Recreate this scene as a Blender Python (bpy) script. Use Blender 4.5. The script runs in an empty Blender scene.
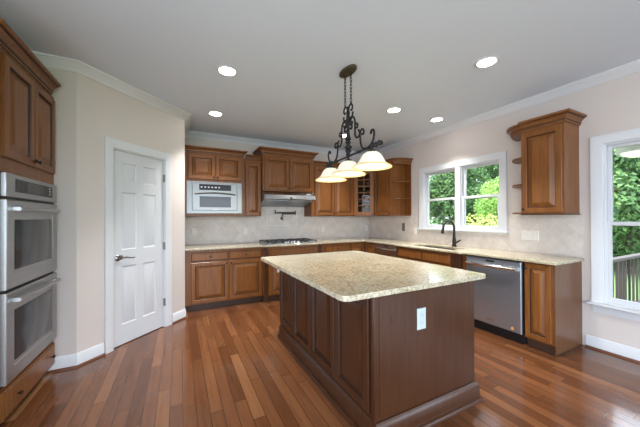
import bpy, bmesh, math, random
from mathutils import Vector, Matrix
R = math.radians
C = bpy.context.scene.collection
S = bpy.context.scene
random.seed(7)

# ------------------------------------------------------------------ camera, sky, sun, exposure
def make_camera():
    yaw, pitch, roll = R(26.861), R(0.261), R(-0.23)
    fw = Vector((math.sin(yaw)*math.cos(pitch), math.cos(yaw)*math.cos(pitch), math.sin(pitch)))
    rt = Vector((math.cos(yaw), -math.sin(yaw), 0))
    up = rt.cross(fw)
    c, s = math.cos(roll), math.sin(roll)
    r2, u2 = rt*c + up*s, up*c - rt*s
    cd = bpy.data.cameras.new('camera')
    cd.sensor_width = 36
    cd.lens = 272.752*36/640
    cd.shift_x = (320-317.275)/640
    cd.shift_y = (216.829-213.5)/640
    cd.clip_start = .02
    o = bpy.data.objects.new('camera', cd)
    C.objects.link(o)
    m = Matrix((r2, u2, -fw)).transposed().to_4x4()
    m.translation = (-3.758, -4.897, 1.334)
    o.matrix_world = m
    S.camera = o
make_camera()

EXPOSURE = 1.30
SKY = 3.5
SUN = 2.6
CAN_W = 6.5
BULB_W = 1.2
S.view_settings.view_transform = 'Standard'
S.view_settings.look = 'None'
S.view_settings.exposure = EXPOSURE
S.view_settings.gamma = 1
S.view_settings.use_curve_mapping = False
S.cycles.use_denoising = True
S.cycles.max_bounces = 10
S.cycles.diffuse_bounces = 6
S.cycles.transparent_max_bounces = 24
S.cycles.sample_clamp_indirect = 6
S.cycles.caustics_reflective = False
S.cycles.caustics_refractive = False

w = bpy.data.worlds.new('sky'); S.world = w
w.use_nodes = True
bg = w.node_tree.nodes['Background']
_n, _l = w.node_tree.nodes, w.node_tree.links
_tc = _n.new('ShaderNodeTexCoord'); _sp = _n.new('ShaderNodeSeparateXYZ'); _l.new(_tc.outputs['Generated'], _sp.inputs[0])
_rp = _n.new('ShaderNodeValToRGB'); _rp.color_ramp.elements[0].position = .46; _rp.color_ramp.elements[0].color = (.54, .61, .67, 1)
_rp.color_ramp.elements[1].position = .54; _rp.color_ramp.elements[1].color = (.80, .925, 1.09, 1)
_mr = _n.new('ShaderNodeMapRange'); _mr.inputs['From Min'].default_value = -1; _mr.inputs['From Max'].default_value = 1
_l.new(_sp.outputs[2], _mr.inputs['Value']); _l.new(_mr.outputs[0], _rp.inputs[0]); _l.new(_rp.outputs[0], bg.inputs[0])
bg.inputs[1].default_value = SKY

sd = bpy.data.lights.new('sun', 'SUN'); sd.energy = SUN; sd.angle = R(1.5); sd.color = (1, .95, .86)
so = bpy.data.objects.new('sun', sd); C.objects.link(so)
so.rotation_euler = Vector((-.45, .25, .85)).to_track_quat('Z', 'Y').to_euler()

H = 2.745
REAR = -8.6
XL_ = -5.36

def portal(name, loc, rot, sx, sy):
    l = bpy.data.lights.new(name, 'AREA'); l.shape = 'RECTANGLE'; l.size = sx; l.size_y = sy
    l.cycles.is_portal = True
    o = bpy.data.objects.new(name, l); C.objects.link(o); o.location = loc; o.rotation_euler = rot
portal('daylight_portal', (.14, -2.165, 1.63), (0, R(90), 0), 1.0, 1.35)
portal('daylight_portal', (.14, -4.55, 1.27), (0, R(90), 0), 1.6, 1.7)
portal('daylight_portal', (-2.68, REAR-.13, 1.33), (R(90), 0, 0), 4.86, 2.55)  # this and the next two serve unseen openings added for daylight
portal('daylight_portal', (XL_-.13, -6.2, 1.2), (0, R(-90), 0), 2.2, 4.4)
portal('daylight_portal', (.14, -6.9, 1.25), (0, R(90), 0), 2.2, 2.2)

# ------------------------------------------------------------------ materials
def mat(name, col, rough=.5, metal=0, spec=.5, coat=0, coat_rough=.1):
    m = bpy.data.materials.new(name); m.use_nodes = True
    b = m.node_tree.nodes['Principled BSDF']
    b.inputs['Base Color'].default_value = (*col, 1)
    b.inputs['Roughness'].default_value = rough
    b.inputs['Metallic'].default_value = metal
    b.inputs['Specular IOR Level'].default_value = spec
    b.inputs['Coat Weight'].default_value = coat
    b.inputs['Coat Roughness'].default_value = coat_rough
    return m
def nt(m): return m.node_tree.nodes, m.node_tree.links, m.node_tree.nodes['Principled BSDF']
def ramp(N, stops):
    r = N.new('ShaderNodeValToRGB')
    e = r.color_ramp.elements
    while len(e) < len(stops): e.new(.5)
    for q, (p, c) in zip(e, stops): q.position = p; q.color = (*c, 1)
    return r
def coords(N, L, scale=(1, 1, 1), rot=(0, 0, 0), rand=False):
    tc = N.new('ShaderNodeTexCoord'); mp = N.new('ShaderNodeMapping')
    mp.inputs['Scale'].default_value = scale; mp.inputs['Rotation'].default_value = rot
    if rand:
        oi = N.new('ShaderNodeObjectInfo'); ad = N.new('ShaderNodeVectorMath'); ad.operation = 'ADD'
        sc = N.new('ShaderNodeMath'); sc.operation = 'MULTIPLY'; sc.inputs[1].default_value = 37.0
        L.new(oi.outputs['Random'], sc.inputs[0])
        L.new(tc.outputs['Object'], ad.inputs[0]); L.new(sc.outputs[0], ad.inputs[1])
        L.new(ad.outputs[0], mp.inputs['Vector'])
    else:
        L.new(tc.outputs['Object'], mp.inputs['Vector'])
    return mp
def noise(N, L, mp, scale, detail=4, rough=.55):
    n = N.new('ShaderNodeTexNoise'); n.inputs['Scale'].default_value = scale
    n.inputs['Detail'].default_value = detail; n.inputs['Roughness'].default_value = rough
    L.new(mp.outputs[0], n.inputs['Vector']); return n
def bump(N, L, b, h, strength=.1, dist=.01):
    bp = N.new('ShaderNodeBump'); bp.inputs['Strength'].default_value = strength; bp.inputs['Distance'].default_value = dist
    L.new(h, bp.inputs['Height']); L.new(bp.outputs[0], b.inputs['Normal'])

def wood(name, dark, mid, light, rough=.33, coat=.25, grain=(14, 14, 1.1)):
    m = mat(name, mid, rough, 0, .28, coat, .15); N, L, b = nt(m)
    mp = coords(N, L, grain, rand=True)
    n1 = noise(N, L, mp, 3.0, 6, .6)
    r = ramp(N, [(.28, dark), (.5, mid), (.75, light)])
    L.new(n1.outputs['Fac'], r.inputs[0])
    mp2 = coords(N, L, (1, 1, .6), rand=True); n2 = noise(N, L, mp2, 3, 3)
    mx = N.new('ShaderNodeMix'); mx.data_type = 'RGBA'; mx.blend_type = 'MULTIPLY'; mx.inputs[0].default_value = .55
    r2 = ramp(N, [(.3, (.82, .80, .78)), (.7, (1.08, 1.07, 1.06))])
    L.new(n2.outputs['Fac'], r2.inputs[0])
    L.new(r.outputs[0], mx.inputs[6]); L.new(r2.outputs[0], mx.inputs[7]); L.new(mx.outputs[2], b.inputs['Base Color'])
    bump(N, L, b, n1.outputs['Fac'], .04, .002)
    return m

M = {}
M['wood'] = wood('stained_maple', (.138, .047, .0105), (.182, .066, .0155), (.232, .091, .024), .34, .06)
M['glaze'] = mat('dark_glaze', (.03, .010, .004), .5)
M['island'] = wood('island_stain', (.038, .0125, .0048), (.049, .0170, .0065), (.062, .023, .0092), .30, .12)
M['panel'] = wood('end_panel_stain', (.10, .040, .015), (.13, .054, .021), (.165, .072, .029), .3, 0)
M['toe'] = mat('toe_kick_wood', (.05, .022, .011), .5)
M['dark_wood'] = wood('pilaster_stain', (.045, .017, .008), (.06, .024, .011), (.08, .033, .016))
M['ceiling'] = mat('ceiling_paint', (.65, .712, .78), .9, 0, .2)
M['trim'] = mat('white_trim_paint', (.62, .63, .645), .42)
M['door'] = mat('white_door_paint', (.56, .57, .585), .4)
M['bronze'] = mat('oil_rubbed_bronze', (.028, .022, .018), .42, .75)
M['iron'] = mat('wrought_iron', (.022, .021, .021), .55, .5)
M['canopy'] = mat('antique_brass_bronze', (.085, .07, .035), .45, .6)
M['nickel'] = mat('satin_nickel', (.30, .28, .26), .25, 1)
M['potbronze'] = mat('brushed_bronze', (.10, .08, .065), .35, .8)
M['chrome'] = mat('chrome', (.7, .7, .7), .12, 1)
M['black'] = mat('black_plastic', (.012, .012, .013), .35)
M['blackglass'] = mat('oven_glass', (.045, .046, .05), .12, 0, .28)
M['display'] = mat('control_display', (.014, .014, .016), .12, 0, .2)
M['plate'] = mat('white_plate', (.58, .58, .57), .4)
M['plate_cream'] = mat('ivory_plate', (.68, .65, .60), .4)
M['plate_blue'] = mat('cool_white_plate', (.43, .50, .53), .4)
M['plate_bronze'] = mat('bronze_plate', (.17, .145, .115), .45, .3)
M['slot'] = mat('outlet_slots', (.25, .25, .25), .5)
M['grate'] = mat('cast_iron_grate', (.02, .02, .02), .6)
M['knobmetal'] = mat('steel_knob', (.6, .58, .55), .3, 1)
M['orange'] = mat('copper_badge', (.62, .30, .08), .4)
M['sinksteel'] = mat('sink_steel', (.32, .31, .28), .35, .9)
M['cabint'] = mat('cabinet_inside', (.11, .05, .022), .5)
M['mark'] = mat('scratch_mark', (.015, .01, .008), .6)
M['grey'] = mat('light_grey_button', (.35, .36, .38), .4)

def stainless(name, col, rough=.27, axis=(1, 1, 60)):
    m = mat(name, col, rough, 1); N, L, b = nt(m)
    mp = coords(N, L, axis); n = noise(N, L, mp, 8, 3)
    r = ramp(N, [(.3, tuple(c*.9 for c in col)), (.7, tuple(min(1, c*1.08) for c in col))])
    L.new(n.outputs['Fac'], r.inputs[0]); L.new(r.outputs[0], b.inputs['Base Color'])
    bump(N, L, b, n.outputs['Fac'], .03, .001)
    b.inputs['Anisotropic'].default_value = .5
    return m
M['steel'] = stainless('brushed_stainless', (.42, .423, .426), .36)
M['steel_dark'] = stainless('dark_stainless', (.34, .36, .385), .34)
M['steel_dark'].node_tree.nodes['Principled BSDF'].inputs['Metallic'].default_value = .8
M['steel_dimmed'] = stainless('dimmed_stainless', (.215, .213, .21), .36)  # oven steel darkened in colour to offset the bright rear reflection
M['steel_hood'] = stainless('polished_stainless', (.42, .43, .44), .26)
M['steel_woodtint'] = stainless('wood_tint_stainless', (.48, .41, .32), .3)  # reflected wood tone painted into the steel colour

def wall_mat():
    m = mat('greige_paint', (.588, .526, .488), .75, 0, .3); N, L, b = nt(m)
    mp = coords(N, L); n = noise(N, L, mp, 180, 2)
    bump(N, L, b, n.outputs['Fac'], .04, .001); return m
M['wall'] = wall_mat()

def tile_mat(name, axis):
    m = mat(name, (.5, .46, .42), .45, 0, .4); N, L, b = nt(m)
    tc = N.new('ShaderNodeTexCoord'); sp = N.new('ShaderNodeSeparateXYZ'); L.new(tc.outputs['Object'], sp.inputs[0])
    cb = N.new('ShaderNodeCombineXYZ'); L.new(sp.outputs[axis], cb.inputs[0]); L.new(sp.outputs[2], cb.inputs[1])
    mp = N.new('ShaderNodeMapping'); mp.inputs['Rotation'].default_value = (0, 0, R(45)); L.new(cb.outputs[0], mp.inputs[0])
    br = N.new('ShaderNodeTexBrick'); br.offset = 0; br.inputs['Scale'].default_value = 1
    br.inputs['Brick Width'].default_value = .152; br.inputs['Row Height'].default_value = .152; br.inputs['Mortar Size'].default_value = .0022
    br.inputs['Mortar Smooth'].default_value = .3
    br.inputs['Color1'].default_value = (.575, .515, .465, 1); br.inputs['Color2'].default_value = (.635, .572, .518, 1); br.inputs['Mortar'].default_value = (.53, .476, .43, 1)
    L.new(mp.outputs[0], br.inputs['Vector'])
    n = noise(N, L, mp, 9, 6, .65)
    r = ramp(N, [(.3, (.84, .83, .82)), (.55, (1, 1, 1)), (.75, (1.1, 1.09, 1.08))]); L.new(n.outputs['Fac'], r.inputs[0])
    mx = N.new('ShaderNodeMix'); mx.data_type = 'RGBA'; mx.blend_type = 'MULTIPLY'; mx.inputs[0].default_value = .8
    L.new(br.outputs['Color'], mx.inputs[6]); L.new(r.outputs[0], mx.inputs[7]); L.new(mx.outputs[2], b.inputs['Base Color'])
    iv = N.new('ShaderNodeMath'); iv.operation = 'SUBTRACT'; iv.inputs[0].default_value = 1; L.new(br.outputs['Fac'], iv.inputs[1])
    bump(N, L, b, iv.outputs[0], .12, .002)
    return m
M['tile_x'] = tile_mat('travertine_tile_back', 0)
M['tile_y'] = tile_mat('travertine_tile_right', 1)

def granite():
    m = mat('cream_granite', (.6, .55, .42), .10, 0, .5); N, L, b = nt(m)
    mp = coords(N, L)
    n1 = noise(N, L, mp, 48, 6, .75)
    r1 = ramp(N, [(.30, (.14, .10, .06)), (.40, (.34, .285, .19)), (.53, (.50, .445, .325)), (.70, (.62, .575, .46))]); L.new(n1.outputs['Fac'], r1.inputs[0])
    n2 = noise(N, L, mp, 110, 3, .7)
    r2 = ramp(N, [(.36, (.05, .04, .03)), (.44, (1, 1, 1)), (.62, (1, 1, 1)), (.70, (1.3, 1.3, 1.28))]); L.new(n2.outputs['Fac'], r2.inputs[0])
    n3 = noise(N, L, mp, 4, 3)
    r3 = ramp(N, [(.35, (.88, .86, .82)), (.65, (1.05, 1.05, 1.03))]); L.new(n3.outputs['Fac'], r3.inputs[0])
    a = N.new('ShaderNodeMix'); a.data_type = 'RGBA'; a.blend_type = 'MULTIPLY'; a.inputs[0].default_value = .75
    L.new(r1.outputs[0], a.inputs[6]); L.new(r2.outputs[0], a.inputs[7])
    c = N.new('ShaderNodeMix'); c.data_type = 'RGBA'; c.blend_type = 'MULTIPLY'; c.inputs[0].default_value = 1
    L.new(a.outputs[2], c.inputs[6]); L.new(r3.outputs[0], c.inputs[7]); L.new(c.outputs[2], b.inputs['Base Color'])
    return m
M['granite'] = granite()

def floor_mat():
    m = mat('cherry_plank_floor', (.3, .13, .06), .22, 0, .5, .2, .12); N, L, b = nt(m)
    def math_(op, a, c=None):
        n = N.new('ShaderNodeMath'); n.operation = op
        for i, v in enumerate((a, c)):
            if v is None: continue
            if isinstance(v, (int, float)): n.inputs[i].default_value = v
            else: L.new(v, n.inputs[i])
        return n.outputs[0]
    tc = N.new('ShaderNodeTexCoord'); sp = N.new('ShaderNodeSeparateXYZ'); L.new(tc.outputs['Object'], sp.inputs[0])
    u = math_('DIVIDE', sp.outputs[0], .083); row = math_('FLOOR', u); fu = math_('SUBTRACT', u, row)
    wn = N.new('ShaderNodeTexWhiteNoise'); wn.noise_dimensions = '1D'; L.new(row, wn.inputs['W'])
    off = math_('MULTIPLY', wn.outputs['Value'], 7.3)
    v = math_('ADD', math_('DIVIDE', sp.outputs[1], .95), off); col = math_('FLOOR', v); fv = math_('SUBTRACT', v, col)
    cb = N.new('ShaderNodeCombineXYZ'); L.new(row, cb.inputs[0]); L.new(col, cb.inputs[1])
    w2 = N.new('ShaderNodeTexWhiteNoise'); w2.noise_dimensions = '2D'; L.new(cb.outputs[0], w2.inputs['Vector'])
    r = ramp(N, [(0, (.088, .030, .011)), (.2, (.114, .041, .0155)), (.5, (.130, .049, .019)), (.8, (.150, .058, .023)), (.95, (.185, .077, .031)), (1, (.24, .112, .048))])
    L.new(w2.outputs['Value'], r.inputs[0])
    # grain, shifted per plank
    ad = N.new('ShaderNodeVectorMath'); ad.operation = 'MULTIPLY_ADD'; L.new(cb.outputs[0], ad.inputs[0]); ad.inputs[1].default_value = (3.7, 5.1, 0)
    L.new(tc.outputs['Object'], ad.inputs[2])
    mp = N.new('ShaderNodeMapping'); mp.inputs['Scale'].default_value = (14, 1.2, 1); L.new(ad.outputs[0], mp.inputs[0])
    n = noise(N, L, mp, 2.2, 6, .62)
    r2 = ramp(N, [(.3, (.74, .71, .69)), (.52, (1, 1, 1)), (.75, (1.18, 1.2, 1.22))]); L.new(n.outputs['Fac'], r2.inputs[0])
    mx = N.new('ShaderNodeMix'); mx.data_type = 'RGBA'; mx.blend_type = 'MULTIPLY'; mx.inputs[0].default_value = .8
    L.new(r.outputs[0], mx.inputs[6]); L.new(r2.outputs[0], mx.inputs[7])
    eu = math_('MINIMUM', fu, math_('SUBTRACT', 1, fu)); ev = math_('MULTIPLY', math_('MINIMUM', fv, math_('SUBTRACT', 1, fv)), 11)
    e = math_('MINIMUM', eu, ev)
    sm = N.new('ShaderNodeMapRange'); sm.inputs['From Min'].default_value = .006; sm.inputs['From Max'].default_value = .045; L.new(e, sm.inputs['Value'])
    mx2 = N.new('ShaderNodeMix'); mx2.data_type = 'RGBA'; L.new(sm.outputs[0], mx2.inputs[0])
    mx2.inputs[6].default_value = (.05, .018, .008, 1); L.new(mx.outputs[2], mx2.inputs[7])
    L.new(mx2.outputs[2], b.inputs['Base Color'])
    bump(N, L, b, sm.outputs[0], .12, .002)
    rr = ramp(N, [(.3, (.12, .12, .12)), (.7, (.21, .21, .21))]); L.new(n.outputs['Fac'], rr.inputs[0]); L.new(rr.outputs[0], b.inputs['Roughness'])
    return m
M['floor'] = floor_mat()

def glass(name, tint=(1, 1, 1), f=1.0):
    m = bpy.data.materials.new(name); m.use_nodes = True
    N, L = m.node_tree.nodes, m.node_tree.links
    N.remove(N['Principled BSDF']); out = N['Material Output']
    t = N.new('ShaderNodeBsdfTransparent'); t.inputs[0].default_value = (*tint, 1)
    g = N.new('ShaderNodeBsdfGlossy'); g.inputs['Roughness'].default_value = .02
    fr = N.new('ShaderNodeFresnel'); fr.inputs[0].default_value = 1.45
    mu = N.new('ShaderNodeMath'); mu.operation = 'MULTIPLY'; mu.inputs[1].default_value = f; L.new(fr.outputs[0], mu.inputs[0])
    mx = N.new('ShaderNodeMixShader'); L.new(mu.outputs[0], mx.inputs[0]); L.new(t.outputs[0], mx.inputs[1]); L.new(g.outputs[0], mx.inputs[2])
    L.new(mx.outputs[0], out.inputs[0]); return m
M['glass'] = glass('window_glass')
M['cabglass'] = glass('cabinet_glass', (.85, .88, .86), .45)

def emit(name, col, e, base=(.9, .9, .9)):
    m = mat(name, base, .4); b = m.node_tree.nodes['Principled BSDF']
    b.inputs['Emission Color'].default_value = (*col, 1); b.inputs['Emission Strength'].default_value = e; return m
M['lens'] = emit('lit_lens', (1, .98, .95), 14)
M['bulb'] = emit('lit_bulb', (1, .93, .78), 6)
def shade_mat():
    m = mat('alabaster_glass', (.70, .65, .54), .3); N, L, b = nt(m)
    b.inputs['Emission Color'].default_value = (1, .9, .7, 1)
    b.inputs['Emission Strength'].default_value = .20
    b.inputs['Transmission Weight'].default_value = 0
    return m
M['shade'] = shade_mat()
M['shade_rim'] = emit('amber_glass_rim', (1, .74, .36), .16, (.70, .50, .25))
M['porchglass'] = emit('porch_lamp_glass', (1, .92, .72), .35, (.85, .78, .6))

def leaf_mat(name, a, c, d):
    m = mat(name, a, .6, 0, .25); N, L, b = nt(m)
    g = N.new('ShaderNodeNewGeometry')
    r = ramp(N, [(0, a), (.6, c), (1, d)]); L.new(g.outputs['Random Per Island'], r.inputs[0])
    tr = N.new('ShaderNodeBsdfTranslucent'); L.new(r.outputs[0], tr.inputs[0]); L.new(r.outputs[0], b.inputs['Base Color'])
    mx = N.new('ShaderNodeMixShader'); mx.inputs[0].default_value = .4
    L.new(b.outputs[0], mx.inputs[1]); L.new(tr.outputs[0], mx.inputs[2]); L.new(mx.outputs[0], N['Material Output'].inputs[0])
    return m
M['leaf'] = leaf_mat('tree_leaves', (.035, .085, .03), (.085, .175, .06), (.20, .32, .11))
M['leaf2'] = leaf_mat('bright_tree_leaves', (.14, .26, .05), (.25, .42, .09), (.40, .55, .16))
M['leaf3'] = leaf_mat('yellow_bush_leaves', (.30, .36, .08), (.50, .54, .15), (.66, .66, .30))
M['bark'] = mat('tree_bark', (.09, .065, .045), .9)
M['grass'] = mat('lawn', (.10, .20, .05), .9)
M['deckwood'] = mat('weathered_deck_wood', (.05, .04, .032), .8)
M['soffit'] = mat('cream_soffit', (.75, .68, .5), .7)
def exterior_mat(): return mat('exterior_render', (.6, .56, .5), .8)

# ------------------------------------------------------------------ mesh helpers
class MB:
    def __init__(s): s.v = []; s.f = []; s.m = []
    def add(s, vs, fs, mi=0):
        o = len(s.v); s.v += [tuple(p) for p in vs]
        for f in fs: s.f.append([o+i for i in f]); s.m.append(mi)
    def box(s, x0, x1, y0, y1, z0, z1, mi=0):
        vs = [(x, y, z) for z in (z0, z1) for y in (y0, y1) for x in (x0, x1)]
        s.add(vs, [(0, 2, 3, 1), (4, 5, 7, 6), (0, 1, 5, 4), (2, 6, 7, 3), (0, 4, 6, 2), (1, 3, 7, 5)], mi); return s
    def prism(s, pts, z0, z1, mi=0):
        n = len(pts)
        s.add([(x, y, z0) for x, y in pts] + [(x, y, z1) for x, y in pts],
              [tuple(range(n))[::-1], tuple(range(n, 2*n))] + [(i, (i+1) % n, n+(i+1) % n, n+i) for i in range(n)], mi); return s
    def prism_x(s, pts, x0, x1, mi=0):          # pts are (y, z)
        n = len(pts)
        s.add([(x0, y, z) for y, z in pts] + [(x1, y, z) for y, z in pts],
              [tuple(range(n)), tuple(range(n, 2*n))[::-1]] + [(i, n+i, n+(i+1) % n, (i+1) % n) for i in range(n)], mi); return s
    def loops(s, x0, x1, z0, z1, seq, y=0, mats=None, back=True, fill=0):
        """nested rectangles in the x-z plane facing -y: seq of (inset, height)"""
        vs = []; fs = []; ms = []
        for d, h in seq: vs += [(x0+d, y-h, z0+d), (x1-d, y-h, z0+d), (x1-d, y-h, z1-d), (x0+d, y-h, z1-d)]
        for k in range(len(seq)-1):
            for i in range(4):
                j = (i+1) % 4
                fs.append((4*k+i, 4*k+j, 4*k+4+j, 4*k+4+i)); ms.append(mats[k] if mats else 0)
        e = 4*(len(seq)-1); fs.append((e, e+1, e+2, e+3)); ms.append(fill)
        if back: fs.append((3, 2, 1, 0)); ms.append(0)
        o = len(s.v); s.v += vs
        for f, q in zip(fs, ms): s.f.append([o+i for i in f]); s.m.append(q)
        return s
    def ring(s, x0, x1, z0, z1, wd, y0, y1, mi=0, wt=None, wb=None):
        """rectangular frame, open in the middle"""
        wt = wd if wt is None else wt; wb = wd if wb is None else wb
        o = [(x0, z0), (x1, z0), (x1, z1), (x0, z1)]; i = [(x0+wd, z0+wb), (x1-wd, z0+wb), (x1-wd, z1-wt), (x0+wd, z1-wt)]
        vs = [(x, y0, z) for x, z in o+i] + [(x, y1, z) for x, z in o+i]
        fs = []
        for k in range(4):
            j = (k+1) % 4
            fs += [(k, j, 4+j, 4+k), (8+k, 12+k, 12+j, 8+j), (k, 8+k, 8+j, j), (4+k, 4+j, 12+j, 12+k)]
        s.add(vs, fs, mi); return s
    def lathe(s, prof, c=(0, 0, 0), axis='z', n=20, mi=0, sx=1, sy=1, cap=True):
        vs = []
        for r, h in prof:
            for k in range(n):
                a = 2*math.pi*k/n; p, q = r*math.cos(a)*sx, r*math.sin(a)*sy
                vs.append({'z': (c[0]+p, c[1]+q, c[2]+h), 'y': (c[0]+p, c[1]+h, c[2]+q), 'x': (c[0]+h, c[1]+p, c[2]+q)}[axis])
        fs = [(i*n+k, i*n+(k+1) % n, (i+1)*n+(k+1) % n, (i+1)*n+k) for i in range(len(prof)-1) for k in range(n)]
        if cap: fs += [tuple(range(n))[::-1], tuple(range((len(prof)-1)*n, len(prof)*n))]
        s.add(vs, fs, mi); return s
    def tube(s, pts, r, n=8, mi=0, closed=False):
        P = [Vector(p) for p in pts]; m = len(P); rr = r if isinstance(r, (list, tuple)) else [r]*m
        vs = []; up = None
        for i in range(m):
            a = P[(i-1) % m] if (closed or i) else P[0]; b = P[(i+1) % m] if (closed or i < m-1) else P[-1]
            t = (b-a).normalized()
            if up is None:
                up = t.orthogonal().normalized()
            up = (up - t*up.dot(t)).normalized(); sd = t.cross(up)
            for k in range(n):
                g = 2*math.pi*k/n; vs.append(P[i] + (up*math.cos(g) + sd*math.sin(g))*rr[i])
        q = m if closed else m-1
        fs = [(i*n+k, i*n+(k+1) % n, ((i+1) % m)*n+(k+1) % n, ((i+1) % m)*n+k) for i in range(q) for k in range(n)]
        if not closed: fs += [tuple(range(n))[::-1], tuple(range((m-1)*n, m*n))]
        s.add(vs, fs, mi); return s
    def sweep(s, path, prof, side=1, mi=0, z=0):
        """profile (out, z) along a 2-D path with mitred corners; side=1 offsets to the left of the heading"""
        P = [Vector(p) for p in path]; n = len(prof); vs = []
        def nrm(a, b):
            d = (b-a).normalized(); return Vector((-d.y, d.x))*side
        for i, p in enumerate(P):
            if i == 0: o = nrm(P[0], P[1])
            elif i == len(P)-1: o = nrm(P[-2], P[-1])
            else:
                a, b = nrm(P[i-1], p), nrm(p, P[i+1]); o = (a+b)/(1+a.dot(b))
            vs += [(p.x+o.x*q, p.y+o.y*q, z+h) for q, h in prof]
        fs = [(i*n+k, i*n+(k+1) % n, (i+1)*n+(k+1) % n, (i+1)*n+k) for i in range(len(P)-1) for k in range(n)]
        fs += [tuple(range(n))[::-1], tuple(range((len(P)-1)*n, len(P)*n))]
        s.add(vs, fs, mi); return s
    def build(s, name, mats, parent=None, bevel=0, smooth=True, loc=None, rotz=0, seg=2, fixn=True):
        me = bpy.data.meshes.new(name); me.from_pydata(s.v, [], s.f)
        for q in (mats if isinstance(mats, (list, tuple)) else [mats]): me.materials.append(q)
        for p, q in zip(me.polygons, s.m): p.material_index = q
        if fixn:
            bm = bmesh.new(); bm.from_mesh(me); bmesh.ops.recalc_face_normals(bm, faces=bm.faces); bm.to_mesh(me); bm.free()
        if smooth:
            for p in me.polygons: p.use_smooth = True
            me.set_sharp_from_angle(angle=R(32))
        o = bpy.data.objects.new(name, me); C.objects.link(o)
        if parent: o.parent = parent
        if loc: o.location = loc
        o.rotation_euler.z = rotz
        if bevel:
            b = o.modifiers.new('edge', 'BEVEL'); b.width = bevel; b.segments = seg; b.limit_method = 'ANGLE'; b.angle_limit = R(40)
            b.harden_normals = False
        return o

def tag(o, label, cat, group=None, kind=None):
    o['label'] = label
    if cat: o['category'] = cat
    if group: o['group'] = group
    if kind: o['kind'] = kind
    return o
def thing(name, label, cat, loc=(0, 0, 0), rotz=0, group=None, kind=None):
    o = bpy.data.objects.new(name, None); C.objects.link(o); o.location = loc; o.rotation_euler.z = rotz
    o.empty_display_size = .1
    return tag(o, label, cat, group, kind)
def copy_tree(o, loc, rotz=None, label=None):
    c = o.copy(); C.objects.link(c); c.location = loc
    if rotz is not None: c.rotation_euler.z = rotz
    if label: c['label'] = label
    for a in o.children:
        b = a.copy(); C.objects.link(b); b.parent = c
        for d in a.children:
            e = d.copy(); C.objects.link(e); e.parent = b
    return c
def st(o, label, cat): return tag(o, label, cat, kind='structure')

# ------------------------------------------------------------------ the room
def wall(name, p0, p1, holes, label, thick=.12, z0=0, z1=H, side=1, mats=None):
    """interior face on p0->p1, body offset away; holes (u0,u1,z0,z1) along the line"""
    a, b = Vector(p0), Vector(p1); Ln = (b-a).length; d = (b-a)/Ln; nn = Vector((-d.y, d.x))*side*thick
    us = sorted({0, Ln, *[h[0] for h in holes], *[h[1] for h in holes]}); zs = sorted({z0, z1, *[h[2] for h in holes], *[h[3] for h in holes]})
    def solid(i, j):
        if not (0 <= i < len(us)-1 and 0 <= j < len(zs)-1): return False
        cu, cz = (us[i]+us[i+1])/2, (zs[j]+zs[j+1])/2
        return not any(h[0] < cu < h[1] and h[2] < cz < h[3] for h in holes)
    mb = MB(); idx = {}
    def vid(i, j, k):
        if (i, j, k) not in idx:
            p = a + d*us[i] + (nn if k else Vector((0, 0))); idx[i, j, k] = len(mb.v); mb.v.append((p.x, p.y, zs[j]))
        return idx[i, j, k]
    for i in range(len(us)-1):
        for j in range(len(zs)-1):
            if not solid(i, j): continue
            Q = [(i, j), (i+1, j), (i+1, j+1), (i, j+1)]
            mb.f.append([vid(x, y, 0) for x, y in Q]); mb.m.append(0)
            mb.f.append([vid(x, y, 1) for x, y in Q[::-1]]); mb.m.append(0)
            for (x, y), (x2, y2), (di, dj) in ((Q[0], Q[1], (0, -1)), (Q[1], Q[2], (1, 0)), (Q[2], Q[3], (0, 1)), (Q[3], Q[0], (-1, 0))):
                if not solid(i+di, j+dj):
                    mb.f.append([vid(x, y, 0), vid(x, y, 1), vid(x2, y2, 1), vid(x2, y2, 0)]); mb.m.append(0)
    return st(mb.build(name, mats or M['wall'], smooth=False), label, 'wall')

XL = -5.36
D1, D2 = (-4.586, -1.709), (-3.689, -.804)
DIAG = (Vector(D2)-Vector(D1)).normalized(); DL = (Vector(D2)-Vector(D1)).length
DROT = math.atan2(DIAG.y, DIAG.x)
fl = MB().prism([(0, REAR), (0, 0), (XL, 0), (XL, REAR)][::-1], -.1, 0)
st(fl.build('floor', M['floor'], smooth=False), 'glossy cherry hardwood plank floor of the kitchen', 'floor')
ce = MB().prism([(.15, REAR-.15), (.15, .15), (-5.6, .15), (-5.6, REAR-.15)][::-1], H, H+.15)
st(ce.build('ceiling', M['ceiling'], smooth=False), 'flat white ceiling with recessed lights', 'ceiling')
wall('wall_right', (0, REAR), (0, .0), [(-2.79-REAR, -1.535-REAR, 1.13, 2.10), (-5.42-REAR, -3.765-REAR, .45, 2.06), (-8.0-REAR, -5.8-REAR, .15, 2.3)],  # last hole is an unseen opening added for daylight
     'greige wall with the sink window and the tall window', .13, side=-1)
wall('wall_back', (0, 0), (-3.689, 0), [], 'greige wall behind the cooktop and hood', side=-1)
wall('wall_pantry_return', (-3.689, 0), D2, [], 'short greige wall between the pantry door corner and the backsplash', .1, side=-1)
wall('wall_pantry', D2, D1, [(DL-.957, DL-.318, 0, 2.06)], 'angled greige wall that holds the white pantry door', .1, side=-1)
wall('wall_left_end', D1, (XL, -1.709), [], 'narrow greige wall between wall ovens and pantry door', .1, side=-1)
wall('wall_left', (XL, -1.709), (XL, REAR), [(2.3, 6.7, .1, 2.3)], 'greige wall behind the tall oven cabinet', .12, side=-1)  # unseen opening, added and sized to throw daylight across the room
wall('wall_rear', (XL, REAR), (0, REAR), [(.25, -XL-.25, .05, 2.6)], 'greige wall at the open end of the room', .12, side=-1)  # unseen opening, enlarged to bring more daylight in
wall('wall_pantry_side', (XL, 0), (XL, -1.609), [], 'greige wall inside the closed pantry', side=-1)  # unseen, added to stop light leaking under the pantry door
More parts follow.
